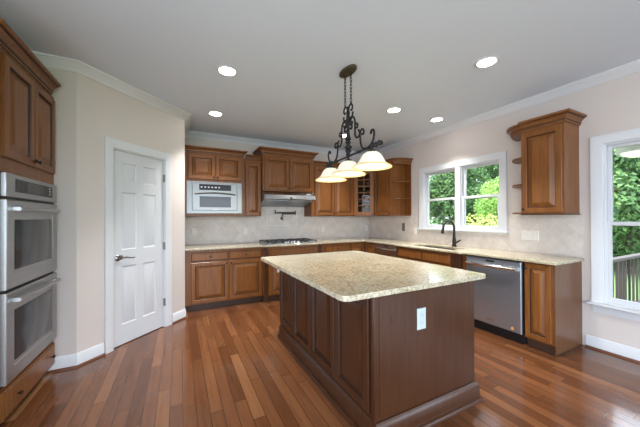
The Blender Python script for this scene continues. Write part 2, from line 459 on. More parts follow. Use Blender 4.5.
wall('wall_pantry_back', (-3.79, 0), (XL, 0), [], 'greige wall at the back of the closed pantry', side=-1)  # unseen, closes the pantry against the same light leak
# crown moulding
crown_prof = [(0, H-.082), (.010, H-.082), (.014, H-.068), (.026, H-.056), (.056, H-.024), (.066, H-.016), (.076, H-.012), (.08, H-.0005), (0, H-.0005)]
st(MB().sweep([(0, REAR), (0, 0), (-3.689, 0), D2, D1, (XL, -1.709), (XL, REAR)], crown_prof, 1).build('trim_1', M['trim']),
   'white crown moulding round the top of the walls', 'crown moulding')
base_prof = [(0, 0), (.016, 0), (.016, .095), (.011, .108), (.008, .118), (0, .120)]
shoe_m = M['trim']
M['shoe'] = mat('cherry_shoe', (.11, .038, .015), .35)
def baseboard(name, path, label):
    o = st(MB().sweep(path, base_prof, 1).build(name, M['trim']), label, 'baseboard')
    MB().sweep(path, [(.0162, 0), (.034, 0), (.033, .008), (.028, .015), (.0162, .019)], 1).build('shoe_moulding', M['shoe'], o)
def dpt(s, o=0): return (D1[0]+DIAG.x*s+DIAG.y*o, D1[1]+DIAG.y*s-DIAG.x*o)
baseboard('baseboard_right', [(0, REAR), (0, -3.63)], 'white baseboard under the tall window')
baseboard('baseboard_pantry_corner', [D2, dpt(1.056)], 'short white baseboard between pantry casing and base cabinets')
baseboard('baseboard_left_end', [dpt(.229), D1, (-4.83, -1.709)], 'white baseboard between wall ovens and pantry door casing')

# ------------------------------------------------------------------ pantry door
dr = thing('door_1', 'white six panel pantry door with lever handle in the angled wall', 'door', (*D1, 0), DROT, kind='structure')
cs = MB().ring(.233, 1.049, -.1, 2.148, .085, -.018, .0, wb=.085)
cs = MB()
cas_p = [(0, 0), (0, .012), (.008, .016), (.05, .018), (.072, .021), (.085, .021), (.085, 0)]
def cas_sweep(mb, x0, x1, zt, zb=0, w_=.085, y=0):
    """mitred casing: inner edge rectangle x0..x1, top zt"""
    pr = [(0, 0), (0, .011), (.006, .014), (w_*.55, .016), (w_*.8, .02), (w_, .02), (w_, 0)]
    n = len(pr); vs = []
    for (x, z, sx, sz) in ((x0, zb, -1, 0), (x0, zt, -1, 1), (x1, zt, 1, 1), (x1, zb, 1, 0)):
        vs += [(x+sx*o, y-h, z+sz*o) for o, h in pr]
    fs = [(i*n+k, i*n+(k+1) % n, (i+1)*n+(k+1) % n, (i+1)*n+k) for i in range(3) for k in range(n)] + [tuple(range(n)), tuple(range(3*n, 4*n))]
    mb.add(vs, fs); return mb
cas_sweep(cs, .322, .953, 2.062)
cs.build('door_casing', M['trim'], dr)
jb = MB()
jb.box(.3185, .327, 0.0005, .095, 0, 2.0595); jb.box(.948, .9565, 0.0005, .095, 0, 2.0595); jb.box(.327, .948, 0.0005, .095, 2.051, 2.0595)
jb.build('door_jamb', M['trim'], dr)
def six_panel(mb, x0, x1, z0, z1, panels, y, t):
    xs = sorted({x0, x1, *[p[0] for p in panels], *[p[1] for p in panels]}); zs = sorted({z0, z1, *[p[2] for p in panels], *[p[3] for p in panels]})
    def inp(cx, cz): return any(p[0] < cx < p[1] and p[2] < cz < p[3] for p in panels)
    for i in range(len(xs)-1):
        for j in range(len(zs)-1):
            if not inp((xs[i]+xs[i+1])/2, (zs[j]+zs[j+1])/2):
                mb.add([(xs[i], y, zs[j]), (xs[i+1], y, zs[j]), (xs[i+1], y, zs[j+1]), (xs[i], y, zs[j+1])], [(0, 1, 2, 3)])
    for p in panels: mb.loops(*p, [(0, 0), (.008, -.009), (.014, -.009), (.034, -.002)], y=y, back=False)
    mb.add([(x, yy, z) for z in (z0, z1) for yy in (y, y+t) for x in (x0, x1)], [(2, 3, 7, 6), (0, 1, 3, 2), (4, 5, 7, 6), (0, 2, 6, 4), (1, 3, 7, 5)])
    return mb
pl_ = [(.345+.085, .345+.085+.165, a, b) for a, b in ((.215, .83), (1.005, 1.615), (1.735, 1.93))] + [(.675, .84, a, b) for a, b in ((.215, .83), (1.005, 1.615), (1.735, 1.93))]
mb = six_panel(MB(), .329, .946, .01, 2.049, pl_, .02, .035)
bm_door = mb.build('door_panel', M['door'], dr, fixn=True)
hd = MB()
hd.lathe([(.004, 0), (.032, 0), (.032, -.006), (.026, -.012), (.012, -.016), (.011, -.045), (.014, -.05), (.0, -.05)], (.385, .019, .925), 'y', 20, cap=False)
hd.tube([(.385, -.026, .925), (.42, -.03, .93), (.45, -.03, .926), (.485, -.03, .918), (.52, -.03, .914), (.537, -.028, .918)], [.010, .009, .008, .007, .006, .005])
hd.lathe([(.0, -.06), (.013, -.056), (.014, -.048)], (.385, .019, .945), 'y', 10)
tag(hd.build('door_handle', M['nickel'], dr), 'satin nickel lever handle', None)
for z in (1.83, 1.0, .305):
    h_ = MB().box(.9455, .9535, -.004, .02, z-.045, z+.045).lathe([(.005, -.048), (.005, .048)], (.9495, -.005, z), 'z', 10)
    h_.build('hinge', M['nickel'], dr)

# ------------------------------------------------------------------ windows (local x along -y of the room, -y into the room)
def sash(mb_parent, x0, x1, z0, z1, y, wd=.04, wb=None, wt=None):
    f = MB().ring(x0, x1, z0, z1, wd, y, y+.03, wt=wt, wb=wb)
    fo = f.build('sash', M['trim'], mb_parent, bevel=.003)
    MB().box(x0+wd-.004, x1-wd+.004, y+.012, y+.016, z0+(wb or wd)-.004, z1-(wt or wd)+.004).build('glass_pane', M['glass'], fo, smooth=False)
def window(name, label, y_left, units, z0, z1, ztrim, stool_ext, apron_h):
    """units: list of (x0,x1) openings in local x measured from y_left"""
    t = thing(name, label, 'window', (0, y_left, 0), R(-90), kind='structure')
    a, b = units[0][0], units[-1][1]
    cas = MB(); cas_sweep(cas, a, b, z1, z0, .087)
    cas.build('window_casing', M['trim'], t)
    fr = MB()
    fr.ring(a+.0005, b-.0005, z0+.001, z1-.001, .012, .0005, .125)
    fo = fr.build('window_frame', M['trim'], t)
    for (p, q), (p2, q2) in zip(units, units[1:]):
        MB().box(q, p2, -.016, .12, z0+.012, z1-.012).build('mullion', M['trim'], t, bevel=.004)
    mid = (z0+z1)/2 + .0
    for p, q in units:
        x0 = p+(.012 if p == a else 0); x1 = q-(.012 if q == b else 0)
        s_ = MB(); s_.box(x0, x0+.008, .012, .022, z0+.012, z1-.012); s_.box(x1-.008, x1, .012, .022, z0+.012, z1-.012); s_.box(x0+.008, x1-.008, .012, .022, z1-.02, z1-.012)
        s_.build('sash_stop', M['trim'], t)
        sash(t, x0+.0005, x1-.0005, mid-.02, z1-.0125, .056, .034, wb=.03)
        sash(t, x0+.0005, x1-.0005, z0+.0125, mid+.02, .0235, .036, wb=.048, wt=.036)
    sl = MB().box(a-.087-stool_ext, b+.087+stool_ext, -.065, -.0005, z0-.026, z0)
    sl.build('window_sill', M['trim'], t, bevel=.006, seg=3)
    ap = MB().prism_x([(-.0005, z0-.027-apron_h), (-.008, z0-.027-apron_h), (-.018, z0-.04), (-.03, z0-.027), (-.0005, z0-.027)], a-.08, b+.08)
    ap.build('apron', M['trim'], t)
    return t
window('window_1', 'white twin double hung window over the sink', -1.535, [(0, .608), (.695, 1.255)], 1.157, 2.10, 2.19, .02, .012)
window('window_2', 'tall white double hung window cut by the frame of the photo', -3.765, [(0, .79), (.88, 1.655)], .477, 2.058, 2.15, .03, .075)

# ------------------------------------------------------------------ backsplash
bs = MB().box(-3.687, -.0005, -.010, -.0005, .9075, 1.50)
bs = MB(); bs.box(-3.687, -.010, -.010, -.0005, .908, 1.368)
bs.box(-2.50, -1.575, -.010, -.0005, 1.3685, 1.80)
st(bs.build('trim_2', M['tile_x'], smooth=False), 'diagonal beige stone tile backsplash behind the cooktop', 'backsplash')
bs = MB(); bs.box(-.010, -.0005, -1.42, -.0005, .908, 1.368); bs.box(-.010, -.0005, -2.905, -1.4205, .908, 1.116); bs.box(-.010, -.0005, -3.615, -2.9055, .908, 1.368)
st(bs.build('trim_3', M['tile_y'], smooth=False), 'diagonal beige stone tile backsplash under the sink window', 'backsplash')
pf = MB().ring(-2.325, -1.72, 1.192, 1.497, .014, -.0165, -.0105)
tag(pf.build('trim_4', M['plate_cream'], bevel=.003), 'thin raised stone border framing the pot filler on the backsplash', 'tile border', kind='structure')

# ------------------------------------------------------------------ cabinet parts
KN = [(.005, 0), (.005, -.008), (.012, -.014), (.014, -.02), (.010, -.026), (.002, -.028)]
def knob(parent, x, y, z):
    return MB().lathe(KN, (x, y, z), 'y', 12).build('knob', M['bronze'], parent)
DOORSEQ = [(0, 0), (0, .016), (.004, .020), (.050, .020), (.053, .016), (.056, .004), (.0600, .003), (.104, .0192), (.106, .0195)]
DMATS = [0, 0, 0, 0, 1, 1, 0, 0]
def door(parent, x0, x1, z0, z1, y=0, kx=None, kz=None, name='door', m='wood', stile=None):
    seq = DOORSEQ
    wd = min(x1-x0, z1-z0)
    if wd < .26: seq = [(d*max(.55, wd/.27), h) for d, h in DOORSEQ]
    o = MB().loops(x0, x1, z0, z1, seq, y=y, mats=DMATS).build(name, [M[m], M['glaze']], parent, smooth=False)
    if kx is not None: knob(o, kx, y-.020, kz)
    return o
def drawer(parent, x0, x1, z0, z1, y=0, knobs=(), name='drawer', m='wood'):
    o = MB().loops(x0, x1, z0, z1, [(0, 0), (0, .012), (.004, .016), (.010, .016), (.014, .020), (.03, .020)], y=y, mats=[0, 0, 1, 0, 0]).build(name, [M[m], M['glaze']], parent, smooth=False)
    for k in knobs: knob(o, k, y-.020, (z0+z1)/2)
    return o
CR = [(0, 0), (.014, 0), (.014, .016), (.020, .019), (.020, .028), (.023, .042), (.032, .056), (.046, .065), (.046, .070), (.058, .074), (.068, .083), (.068, .100), (0, .100)]
CRM = [0, 0, 1, 1, 0, 0, 0, 1, 1, 0, 0, 0, 0]
def crown(parent, path, z, side=-1, m='wood', sc=1.0):
    mb = MB().sweep(path, [(o*sc, h*sc) for o, h in CR], side, z=z)
    n = len(CR); k = n*(len(path)-1)
    mb.m = [CRM[i % n] for i in range(k)] + [0]*(len(mb.m)-k)
    return mb.build('crown', [M[m], M['glaze']], parent)
def carcass(parent, x0, x1, d, z0, z1, m='wood', y0=0):
    return MB().box(x0, x1, y0, d, z0, z1).build('carcass', M[m], parent, bevel=.002)
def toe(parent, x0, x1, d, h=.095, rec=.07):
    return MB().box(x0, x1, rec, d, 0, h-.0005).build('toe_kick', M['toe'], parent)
G = .0015
# ---- tall oven cabinet (faces +x)
OX = -4.74
t = thing('tall_oven_cabinet', 'tall stained cabinet built around the double wall ovens', 'cabinet', (OX, -1.7165, 0), R(90))
x0, x1, d = -.875, 0, .60
b = MB()
b.box(x0, -.815, 0, d, .075, 2.40); b.box(-.026, x1, 0, d, .075, 2.40)
b.box(-.815, -.026, 0, d, .075, .288); b.box(-.815, -.026, 0, d, 1.632, 2.40); b.box(-.815, -.026, d-.012, d, .288, 1.632)
b.build('carcass', M['wood'], t)
toe(t, x0, x1, d, .075)
door(t, -.795, -.408, 1.725, 2.365, 0, -.432, 1.765); door(t, -.400, -.03, 1.725, 2.365, 0, -.376, 1.765)
drawer(t, -.80, -.03, .085, .262, 0, (-.645, -.115))
crown(t, [(x0, d), (x0, 0), (x1-.071, 0)], 2.402)
cs = MB().sweep([(-.0715, 0), (-.071, 0)], [(o, h) for o, h in CR], -1, z=2.402)
bpy.data.objects[t.children[-1].name].name = 'crown'
# oven
ov = thing('double_wall_oven', 'stainless double wall oven with two handles in the tall cabinet', 'oven', (OX, -1.7165, 0), R(90))
ox0, ox1 = -.806, -.036
MB().box(ox0+.01, ox1-.01, .002, .5, .300, 1.622).build('oven_body', M['black'], ov)
cp = MB().box(ox0, ox1, -.028, .0, 1.475, 1.627)
cp.build('control_panel', M['steel'], ov, bevel=.004)
dp = MB().box(-.70, -.13, -.031, -.0285, 1.513, 1.598)
dpo = dp.build('display', M['display'], ov)
MB().box(-.555, -.30, -.0325, -.0313, 1.525, 1.59).build('display_glass', M['blackglass'], dpo)
for i in range(3):
    MB().box(-.195, -.165, -.0325, -.0313, 1.575-i*.022, 1.588-i*.022).build('button', M['grey'], dpo)
for (z0_, z1_) in ((.893, 1.457), (.306, .872)):
    dd = MB().loops(ox0, ox1, z0_, z1_, [(0, 0), (0, .026), (.004, .030), (.085, .030), (.089, .026)], y=-.001, fill=0)
    do = dd.build('oven_door', M['steel'], ov)
    wdw = MB().loops(ox0+.10, ox1-.10, z0_+.115, z1_-.125, [(0, 0), (0, .003), (.002, .004)], y=-.0272)
    wdw.build('oven_window', M['blackglass'], do)
    zh = z1_-.055
    hb = MB()
    pts = [(ox0+.06+(ox1-ox0-.12)*k/12, -.062-.018*math.sin(math.pi*k/12), zh) for k in range(13)]
    hb.tube(pts, .0125, 12)
    for xx in (ox0+.075, ox1-.075): hb.box(xx-.012, xx+.012, -.066, -.0315, zh-.011, zh+.011)
    hb.build('handle', M['chrome'] if 0 else M['steel'], do)

# ---- back wall uppers (local = world offset; front at y = -depth)
def upper(name, label, x0, x1, dep, z0, z1, ctop=True, group=None):
    t = thing(name, label, 'cabinet', (0, -dep, 0), 0, group)
    return t
# microwave cabinet
dep = .45
t = thing('microwave_cabinet', 'honey stained upper cabinet with two short doors above the microwave', 'cabinet', (0, -dep, 0))
xa, xb = -3.684, -2.838
b = MB(); b.box(xa, -3.66, 0, dep-.002, 1.371, 2.318); b.box(-2.866, xb, 0, dep-.002, 1.371, 2.318)
b.box(-3.66, -2.866, 0, dep-.002, 1.371, 1.41); b.box(-3.66, -2.866, 0, dep-.002, 1.892, 2.318); b.box(-3.66, -2.866, dep-.014, dep-.002, 1.41, 1.892)
b.build('carcass', M['wood'], t)
door(t, -3.637, -3.262, 1.93, 2.297, 0, -3.287, 1.962); door(t, -3.254, -2.872, 1.93, 2.297, 0, -3.229, 1.962)
crown(t, [(xa, 0), (xb, 0), (xb, .075)], 2.319, sc=.88)
# microwave
t = thing('built_in_microwave', 'stainless built-in microwave with trim kit in the wall cabinet', 'microwave', (0, -dep, 0))
MB().box(-3.61, -2.92, .003, .38, 1.425, 1.875).build('microwave_body', M['black'], t)
MB().ring(-3.662, -2.864, 1.411, 1.890, .075, -.021, -.001, wt=.02, wb=.045).build('trim_frame', M['steel_dimmed'], t, bevel=.003)
dd = MB().loops(-3.585, -2.941, 1.457, 1.869, [(0, 0), (0, .008), (.003, .011)], y=-.012)
do = dd.build('microwave_door', M['steel_dimmed'], t)
MB().box(-3.49, -3.03, -.026, -.0235, 1.762, 1.852).build('control_strip', M['display'], do)
for i in range(6):
    MB().box(-3.47+.05*i, -3.445+.05*i, -.0272, -.0263, 1.80, 1.815).build('button', M['grey'], do)
wdw = MB().box(-3.485, -3.035, -.026, -.0235, 1.505, 1.668); wdw.build('microwave_window', M['blackglass'], do, bevel=.002)
hb = MB(); hb.tube([(-3.55+.58*k/12, -.05-.014*math.sin(math.pi*k/12), 1.703+.02*math.sin(math.pi*k/12)) for k in range(13)], .010, 10)
for xx in (-3.53, -2.99): hb.box(xx-.009, xx+.009, -.052, -.0235, 1.694, 1.716)
hb.build('handle', M['steel_dimmed'], do)
MB().box(-3.30, -3.22, -.0265, -.0235, 1.468, 1.474).build('badge', M['steel_dark'], do)
# narrow cabinet
dep = .33
t = thing('narrow_wall_cabinet', 'narrow one-door upper cabinet between microwave and range hood', 'cabinet', (0, -dep, 0))
xa, xb = -2.8365, -2.512
carcass(t, xa, xb, dep-.002, 1.371, 2.318)
door(t, -2.775, -2.527, 1.385, 2.255, 0, -2.548, 1.42)
crown(t, [(xa+.062, 0), (xb-.001, 0)], 2.319, sc=.7)
# hood cabinet
dep = .42
t = thing('hood_cabinet', 'deeper two-door upper cabinet over the range hood with tall crown', 'cabinet', (0, -dep, 0))
xa, xb = -2.510, -1.568
carcass(t, xa, xb, dep-.002, 1.795, 2.412)
door(t, -2.485, -2.044, 1.815, 2.372, 0, -2.068, 1.85); door(t, -2.034, -1.593, 1.815, 2.372, 0, -2.010, 1.85)
crown(t, [(xa, dep-.002), (xa, 0), (xb, 0), (xb, dep-.002)], 2.413, sc=1.05)
# two-door right of hood
dep = .33
t = thing('double_wall_cabinet', 'two-door upper cabinet between range hood and glass corner cabinet', 'cabinet', (0, -dep, 0))
xa, xb = -1.5665, -.612
carcass(t, xa, xb, dep-.002, 1.371, 2.318)
MB().box(xa+.0, xa+.06, -.002, -.0005, 1.371, 2.318).build('filler', M['wood'], t)
door(t, -1.498, -1.078, 1.385, 2.29, 0, -1.103, 1.42); door(t, -1.070, -.640, 1.385, 2.29, 0, -1.045, 1.42)
crown(t, [(xa+.001, 0), (xb-.002, 0)], 2.319, sc=.8)
# glass corner cabinet
t = thing('glass_corner_cabinet', 'diagonal corner upper cabinet with glass grid door', 'cabinet', (-.47, -.47, 0), R(-45))
# local: front from x=-.198..198 at y=0 ; depth to the corner .665
rot = lambda x, y: ((x+.47)*math.cos(R(45))-(y+.47)*math.sin(R(45)), (x+.47)*math.sin(R(45))+(y+.47)*math.cos(R(45)))
pent = [rot(-.611, -.3295), rot(-.3295, -.611), rot(-.003, -.611), rot(-.003, -.003), rot(-.611, -.003)]
b = MB()
b.prism(pent, 1.371, 1.39); b.prism(pent, 2.30, 2.318)
inner = [(p[0]*.95, .02+p[1]*.94) for p in pent]
for i in (1, 2, 3, 4):
    p, q = Vector(pent[i]), Vector(pent[(i+1) % 5]); n_ = Vector((-(q-p).y, (q-p).x)).normalized()*.015
    b.prism([tuple(p), tuple(q), tuple(q+n_), tuple(p+n_)], 1.39, 2.30)
b.build('carcass', [M['wood']], t)
sh = [(p[0]*.93, .02+p[1]*.93) for p in pent]
for z in (1.66, 1.95): MB().prism(sh, z, z+.015).build('shelf', M['cabint'], t)
gd = MB().ring(-.194, .194, 1.378, 2.292, .075, -.020, 0)
go = gd.build('door', M['wood'], t, bevel=.003)
gm = MB()
gx0, gx1, gz0, gz1 = -.119, .119, 1.453, 2.217
gm.box(-.008, .008, -.017, -.006, gz0, gz1)
for k in range(1, 6): 
    z = gz0+(gz1-gz0)*k/6
    gm.box(gx0, -.0081, -.017, -.006, z-.008, z+.008); gm.box(.0081, gx1, -.017, -.006, z-.008, z+.008)
gm.build('muntin_grid', M['wood'], go)
MB().box(gx0-.004, gx1+.004, -.005, -.002, gz0-.004, gz1+.004).build('glass_pane', M['cabglass'], go, smooth=False)
knob(go, .165, -.020, 1.41)
crown(t, [(-.197, 0), (.197, 0)], 2.319, sc=.8)
# right wall single door (faces -x)
t = thing('single_wall_cabinet', 'one-door upper cabinet between glass corner cabinet and open end shelves', 'cabinet', (-.33, -.612, 0), R(-90))
carcass(t, .0, .506, .327, 1.371, 2.318)
door(t, .03, .494, 1.385, 2.29, 0, .468, 1.42)
crown(t, [(.002, 0), (.506, 0)], 2.319, sc=.8)
# open end shelf units
def quarter(a, r, n=14): return [(a*math.sin(math.pi/2*k/n), r-r*math.cos(math.pi/2*k/n)) for k in range(n+1)]
def end_shelves(name, label, loc, a, sgn, zs, z0, z1, tall=True, dep=.327):
    """open curved shelves; local x grows away from the cabinet (sgn), front y=0, wall y=dep"""
    t = thing(name, label, 'shelf', loc, R(-90))
    if tall:
        MB().box(*sorted((0, sgn*a)), dep-.012, dep, z0+.019, z1-.019).build('back_panel', M['wood'], t)
    out = [(0, dep-.0125), (0, 0)] + [(sgn*x, y) for x, y in quarter(a, dep-.0125)][1:]
    out = [(x, y) for x, y in out]
    for z in zs:
        MB().prism(out, z, z+.018).build('shelf', M['wood'], t, bevel=.003)
    cp = [(sgn*x, y) for x, y in quarter(a, dep-.002)]
    crown(t, cp, z1+.001, side=-1 if sgn > 0 else 1, sc=.8)
    MB().prism([(0, dep-.001), (0, 0)] + cp[1:], z1-.018, z1+.0005).build('top_panel', M['wood'], t)
    return t
end_shelves('corner_end_shelves', 'open curved end shelves beside the left of the sink window', (-.3295, -1.1195, 0), .140, 1, (1.371, 1.672, 1.975), 1.371, 2.318)
es = end_shelves('hanging_end_shelves', 'thin curved end shelves on the side of the cabinet by the tall window', (-.3295, -3.2005, 0), .20, -1, (1.371, 1.69, 1.99), 1.371, 2.292, tall=False)
# right upper cabinet
t = thing('window_wall_cabinet', 'honey upper cabinet with one door hanging between the two windows', 'cabinet', (-.33, -3.2015, 0), R(-90))
carcass(t, 0, .385, .327, 1.371, 2.292)
MB().box(-.004, .395, -.012, .327, 1.358, 1.3705).build('bottom_rail', M['dark_wood'], t, bevel=.003)
door(t, .012, .372, 1.383, 2.262, 0, .035, 1.42)
crown(t, [(.001, 0), (.385, 0), (.385, .327)], 2.293, sc=.95)

# ---- range hood
t = thing('range_hood', 'stainless under-cabinet range hood over the cooktop', 'range hood', (0, 0, 0))
hx0, hx1 = -2.508, -1.570
hp = [(-.012, 1.791), (-.43, 1.791), (-.505, 1.73), (-.52, 1.662), (-.50, 1.648), (-.10, 1.545), (-.012, 1.545)]
MB().prism_x(hp, hx0, hx1).build('hood_body', [M['steel_hood']], t, bevel=.004)
und = MB(); 
for k in range(2):
    xx = hx0+.05+k*.44
    und.add([(xx, -.47, 1.6365), (xx+.40, -.47, 1.6365), (xx+.40, -.13, 1.549), (xx, -.13, 1.549), (xx, -.47, 1.640), (xx+.40, -.47, 1.640), (xx+.40, -.13, 1.5525), (xx, -.13, 1.5525)],
            [(0, 1, 2, 3), (4, 5, 6, 7), (0, 1, 5, 4), (1, 2, 6, 5), (2, 3, 7, 6), (3, 0, 4, 7)])
    f_ = und.build('filter', M['steel_dark'], t); und = MB()
MB().box(-2.06, -2.02, -.527, -.512, 1.672, 1.69).build('switch', M['black'], t)

# ---- pot filler
t = thing('pot_filler', 'bronze folding pot filler tap on the backsplash over the cooktop', 'pot filler', (-2.035, 0, 0))
p = MB(); p.lathe([(.03, -.0105), (.03, -.018), (.012, -.024), (.012, -.055)], (.0, 0, 1.33), 'y', 14)
p.tube([(0, -.055, 1.30), (0, -.055, 1.425)], .014)
p.build('wall_valve', M['potbronze'], t)
p = MB(); p.tube([(0, -.055, 1.415), (.255, -.058, 1.42)], .0115); p.tube([(.255, -.058, 1.395), (.255, -.058, 1.475)], .012)
p.tube([(.255, -.058, 1.465), (.255, -.09, 1.465)], .006)
p.build('arm', M['potbronze'], t)
p = MB(); p.tube([(.255, -.075, 1.44), (0, -.085, 1.437), (-.12, -.085, 1.435), (-.145, -.085, 1.44), (-.15, -.085, 1.49)], .0115); p.tube([(-.15, -.085, 1.41), (-.15, -.085, 1.445)], .011)
p.tube([(0.005, -.062, 1.30), (0.005, -.10, 1.296)], .006)
p.build('spout', M['potbronze'], t)

# ------------------------------------------------------------------ base cabinets
TOP = .8765
# left double base
t = thing('double_base_cabinet', 'base cabinet with two drawers over two doors next to the pantry wall', 'cabinet', (0, -.61, 0))
carcass(t, -3.684, -2.562, .605, .095, TOP)
toe(t, -3.684, -2.562, .605)
drawer(t, -3.607, -3.098, .716, .842, 0, (-3.35,)); drawer(t, -3.084, -2.582, .716, .842, 0, (-2.83,))
door(t, -3.607, -3.098, .112, .698, 0, -3.125, .665); door(t, -3.084, -2.582, .112, .698, 0, -3.057, .665)
# cooktop base
t = thing('cooktop_base_cabinet', 'bumped-out base cabinet with fluted corner posts under the cooktop', 'cabinet', (0, -.665, 0))
carcass(t, -2.5605, -1.5400, .66, .095, TOP)
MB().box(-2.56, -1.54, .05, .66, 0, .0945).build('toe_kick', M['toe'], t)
for px0 in (-2.56, -1.60):
    q = MB().box(px0, px0+.06, -.012, -.0005, .0, TOP-.001)
    for k in range(3): q.box(px0+.011+k*.015, px0+.018+k*.015, -.016, -.0121, .16, .80)
    q.build('corner_post', M['dark_wood'], t)
drawer(t, -2.475, -1.625, .725, .842)
door(t, -2.475, -2.055, .112, .705, 0, -2.08, .67); door(t, -2.045, -1.625, .112, .705, 0, -2.02, .67)
tag(MB().box(-2.352, -2.300, -.0215, -.0205, .462, .53).build('white_patch', M['plate'], None, loc=(0, -.665, 0)), 'small white patch on the door of the cooktop base cabinet', 'card')  # thin white rectangle just in front of the door
# drawer base right of cooktop
t = thing('drawer_base_cabinet', 'base cabinet with a drawer between cooktop cabinet and corner', 'cabinet', (0, -.61, 0))
carcass(t, -1.5385, -.902, .605, .095, TOP); toe(t, -1.5385, -.902, .605)
drawer(t, -1.435, -.93, .716, .842, 0, (-1.18,)); door(t, -1.435, -1.187, .112, .698, 0, -1.21, .665); door(t, -1.177, -.93, .112, .698, 0, -1.155, .665)
# corner base
t = thing('corner_base_cabinet', 'inside corner base cabinet with folding raised panel doors', 'cabinet', (0, 0, 0))
RF = -.565
q = [(-.9005, -.003), (-.9005, -.61), (RF, -.61), (RF, -.93), (-.003, -.93), (-.003, -.003)]
MB().prism(q, .095, TOP).build('carcass', M['wood'], t, bevel=.002)
q = [(-.9005, -.003), (-.9005, -.54), (RF+.07, -.54), (RF+.07, -.93), (-.003, -.93), (-.003, -.003)]
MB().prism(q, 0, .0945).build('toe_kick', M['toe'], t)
d_ = door(t, -.885, RF-.026, .112, .842, -.61)
o = MB().loops(.636, .915, .112, .842, DOORSEQ, y=0, mats=DMATS).build('door', [M['wood'], M['glaze']], t, loc=(RF, 0, 0), rotz=R(-90))
knob(o, .66, -.02, .79)
# right wall base run, faces -x ; local x = -y
def rbase(name, label, cat='cabinet'): return thing(name, label, cat, (RF, 0, 0), R(-90))
t = rbase('corner_dishwasher', 'stainless appliance drawer front, wood reflection painted in, near the inside counter corner', 'dishwasher')
MB().box(.945, 1.495, 0.0, .55, .10, .872).build('appliance_body', M['black'], t)
do = MB().loops(.937, 1.492, .11, .866, [(0, 0), (0, .02), (.004, .024)], y=-.001).build('front_panel', M['steel_woodtint'], t)
MB().box(1.18, 1.30, -.0275, -.0255, .835, .85).build('display', M['display'], do)
hb = MB(); hb.tube([(.985+.46*k/12, -.05-.02*math.sin(math.pi*k/12), .80) for k in range(13)], .011, 10)
for xx in (1.0, 1.43): hb.box(xx-.01, xx+.01, -.055, -.0255, .79, .81)
hb.build('handle', M['chrome'], do)
MB().box(.945, 1.495, .05, .5, 0, .098).build('toe_kick', M['black'], t)
# sink base
t = rbase('sink_base_cabinet', 'bumped-out sink base cabinet with two false fronts and a fluted post')
BO = -.045
b = MB().box(1.5400, 2.53, BO, .0, .095, TOP).box(1.54, 2.53, .0005, .56, .095, .66)
b.box(1.54, 1.56, .0005, .56, .6605, TOP).box(2.51, 2.53, .0005, .56, .6605, TOP)
b.build('carcass', M['wood'], t)
MB().box(1.54, 2.66, .02, .56, 0, .0945).build('toe_kick', M['toe'], t)
drawer(t, 1.575, 2.045, .716, .855, BO, name='false_front'); drawer(t, 2.055, 2.515, .716, .855, BO, name='false_front')
door(t, 1.575, 2.045, .112, .698, BO, 2.02, .665); door(t, 2.055, 2.515, .112, .698, BO, 2.08, .665)
q = MB().box(2.5305, 2.652, BO-.012, .5, .0950, TOP)
for k in range(4): q.box(2.552+k*.022, 2.563+k*.022, BO-.017, BO-.0121, .16, .84)
q.build('fluted_post', M['dark_wood'], t)
MB().box(2.6525, 2.700, 0, .5, .095, TOP).build('stile', M['wood'], t)
# dishwasher
t = rbase('stainless_dishwasher', 'stainless dishwasher with bar handle between sink base and end cabinet', 'dishwasher')
MB().box(2.712, 3.328, .002, .55, .10, .872).build('dishwasher_body', M['black'], t)
do = MB().loops(2.715, 3.322, .112, .862, [(0, 0), (0, .02), (.005, .026)], y=-.001).build('door', M['steel_dark'], t)
MB().box(2.96, 3.05, -.0292, -.0272, .826, .846).build('display', M['black'], do)
hb = MB(); hb.tube([(2.735+.555*k/14, -.055-.022*math.sin(math.pi*k/14), .785) for k in range(15)], .02, 12)
for xx in (2.762, 3.264): hb.box(xx-.017, xx+.017, -.066, -.0272, .767, .803)
hb.build('handle', M['chrome'], do)
MB().lathe([(.016, -.0272), (.016, -.029), (.010, -.0295)], (3.237, 0, .150), 'y', 16).build('round_badge', M['orange'], do)
MB().box(2.955, 3.045, -.0285, -.0272, .168, .176).build('name_strip', M['chrome'], do)
MB().box(2.712, 3.328, .04, .5, 0, .098).build('toe_kick', M['black'], t)
# end cabinet
t = rbase('end_base_cabinet', 'narrow one-door base cabinet at the open end of the sink counter')
carcass(t, 3.340, 3.583, .56, .095, TOP); toe(t, 3.340, 3.583, .56, rec=.05)
door(t, 3.352, 3.570, .115, .862, 0, 3.372, .815)
e = MB().prism_x([(-.0, .10), (-.0, TOP), (.563, TOP), (.563, 0), (.02, 0), (.02, .10)], 3.5835, 3.600)
e.build('end_panel', M['panel'], t, bevel=.002)
MB().sweep([(3.6005, .563), (3.6005, .0), (3.59, .0)], [(0, 0), (.014, 0), (.012, .010), (.006, .016), (0, .018)], -1).build('shoe_trim', M['island'], t)

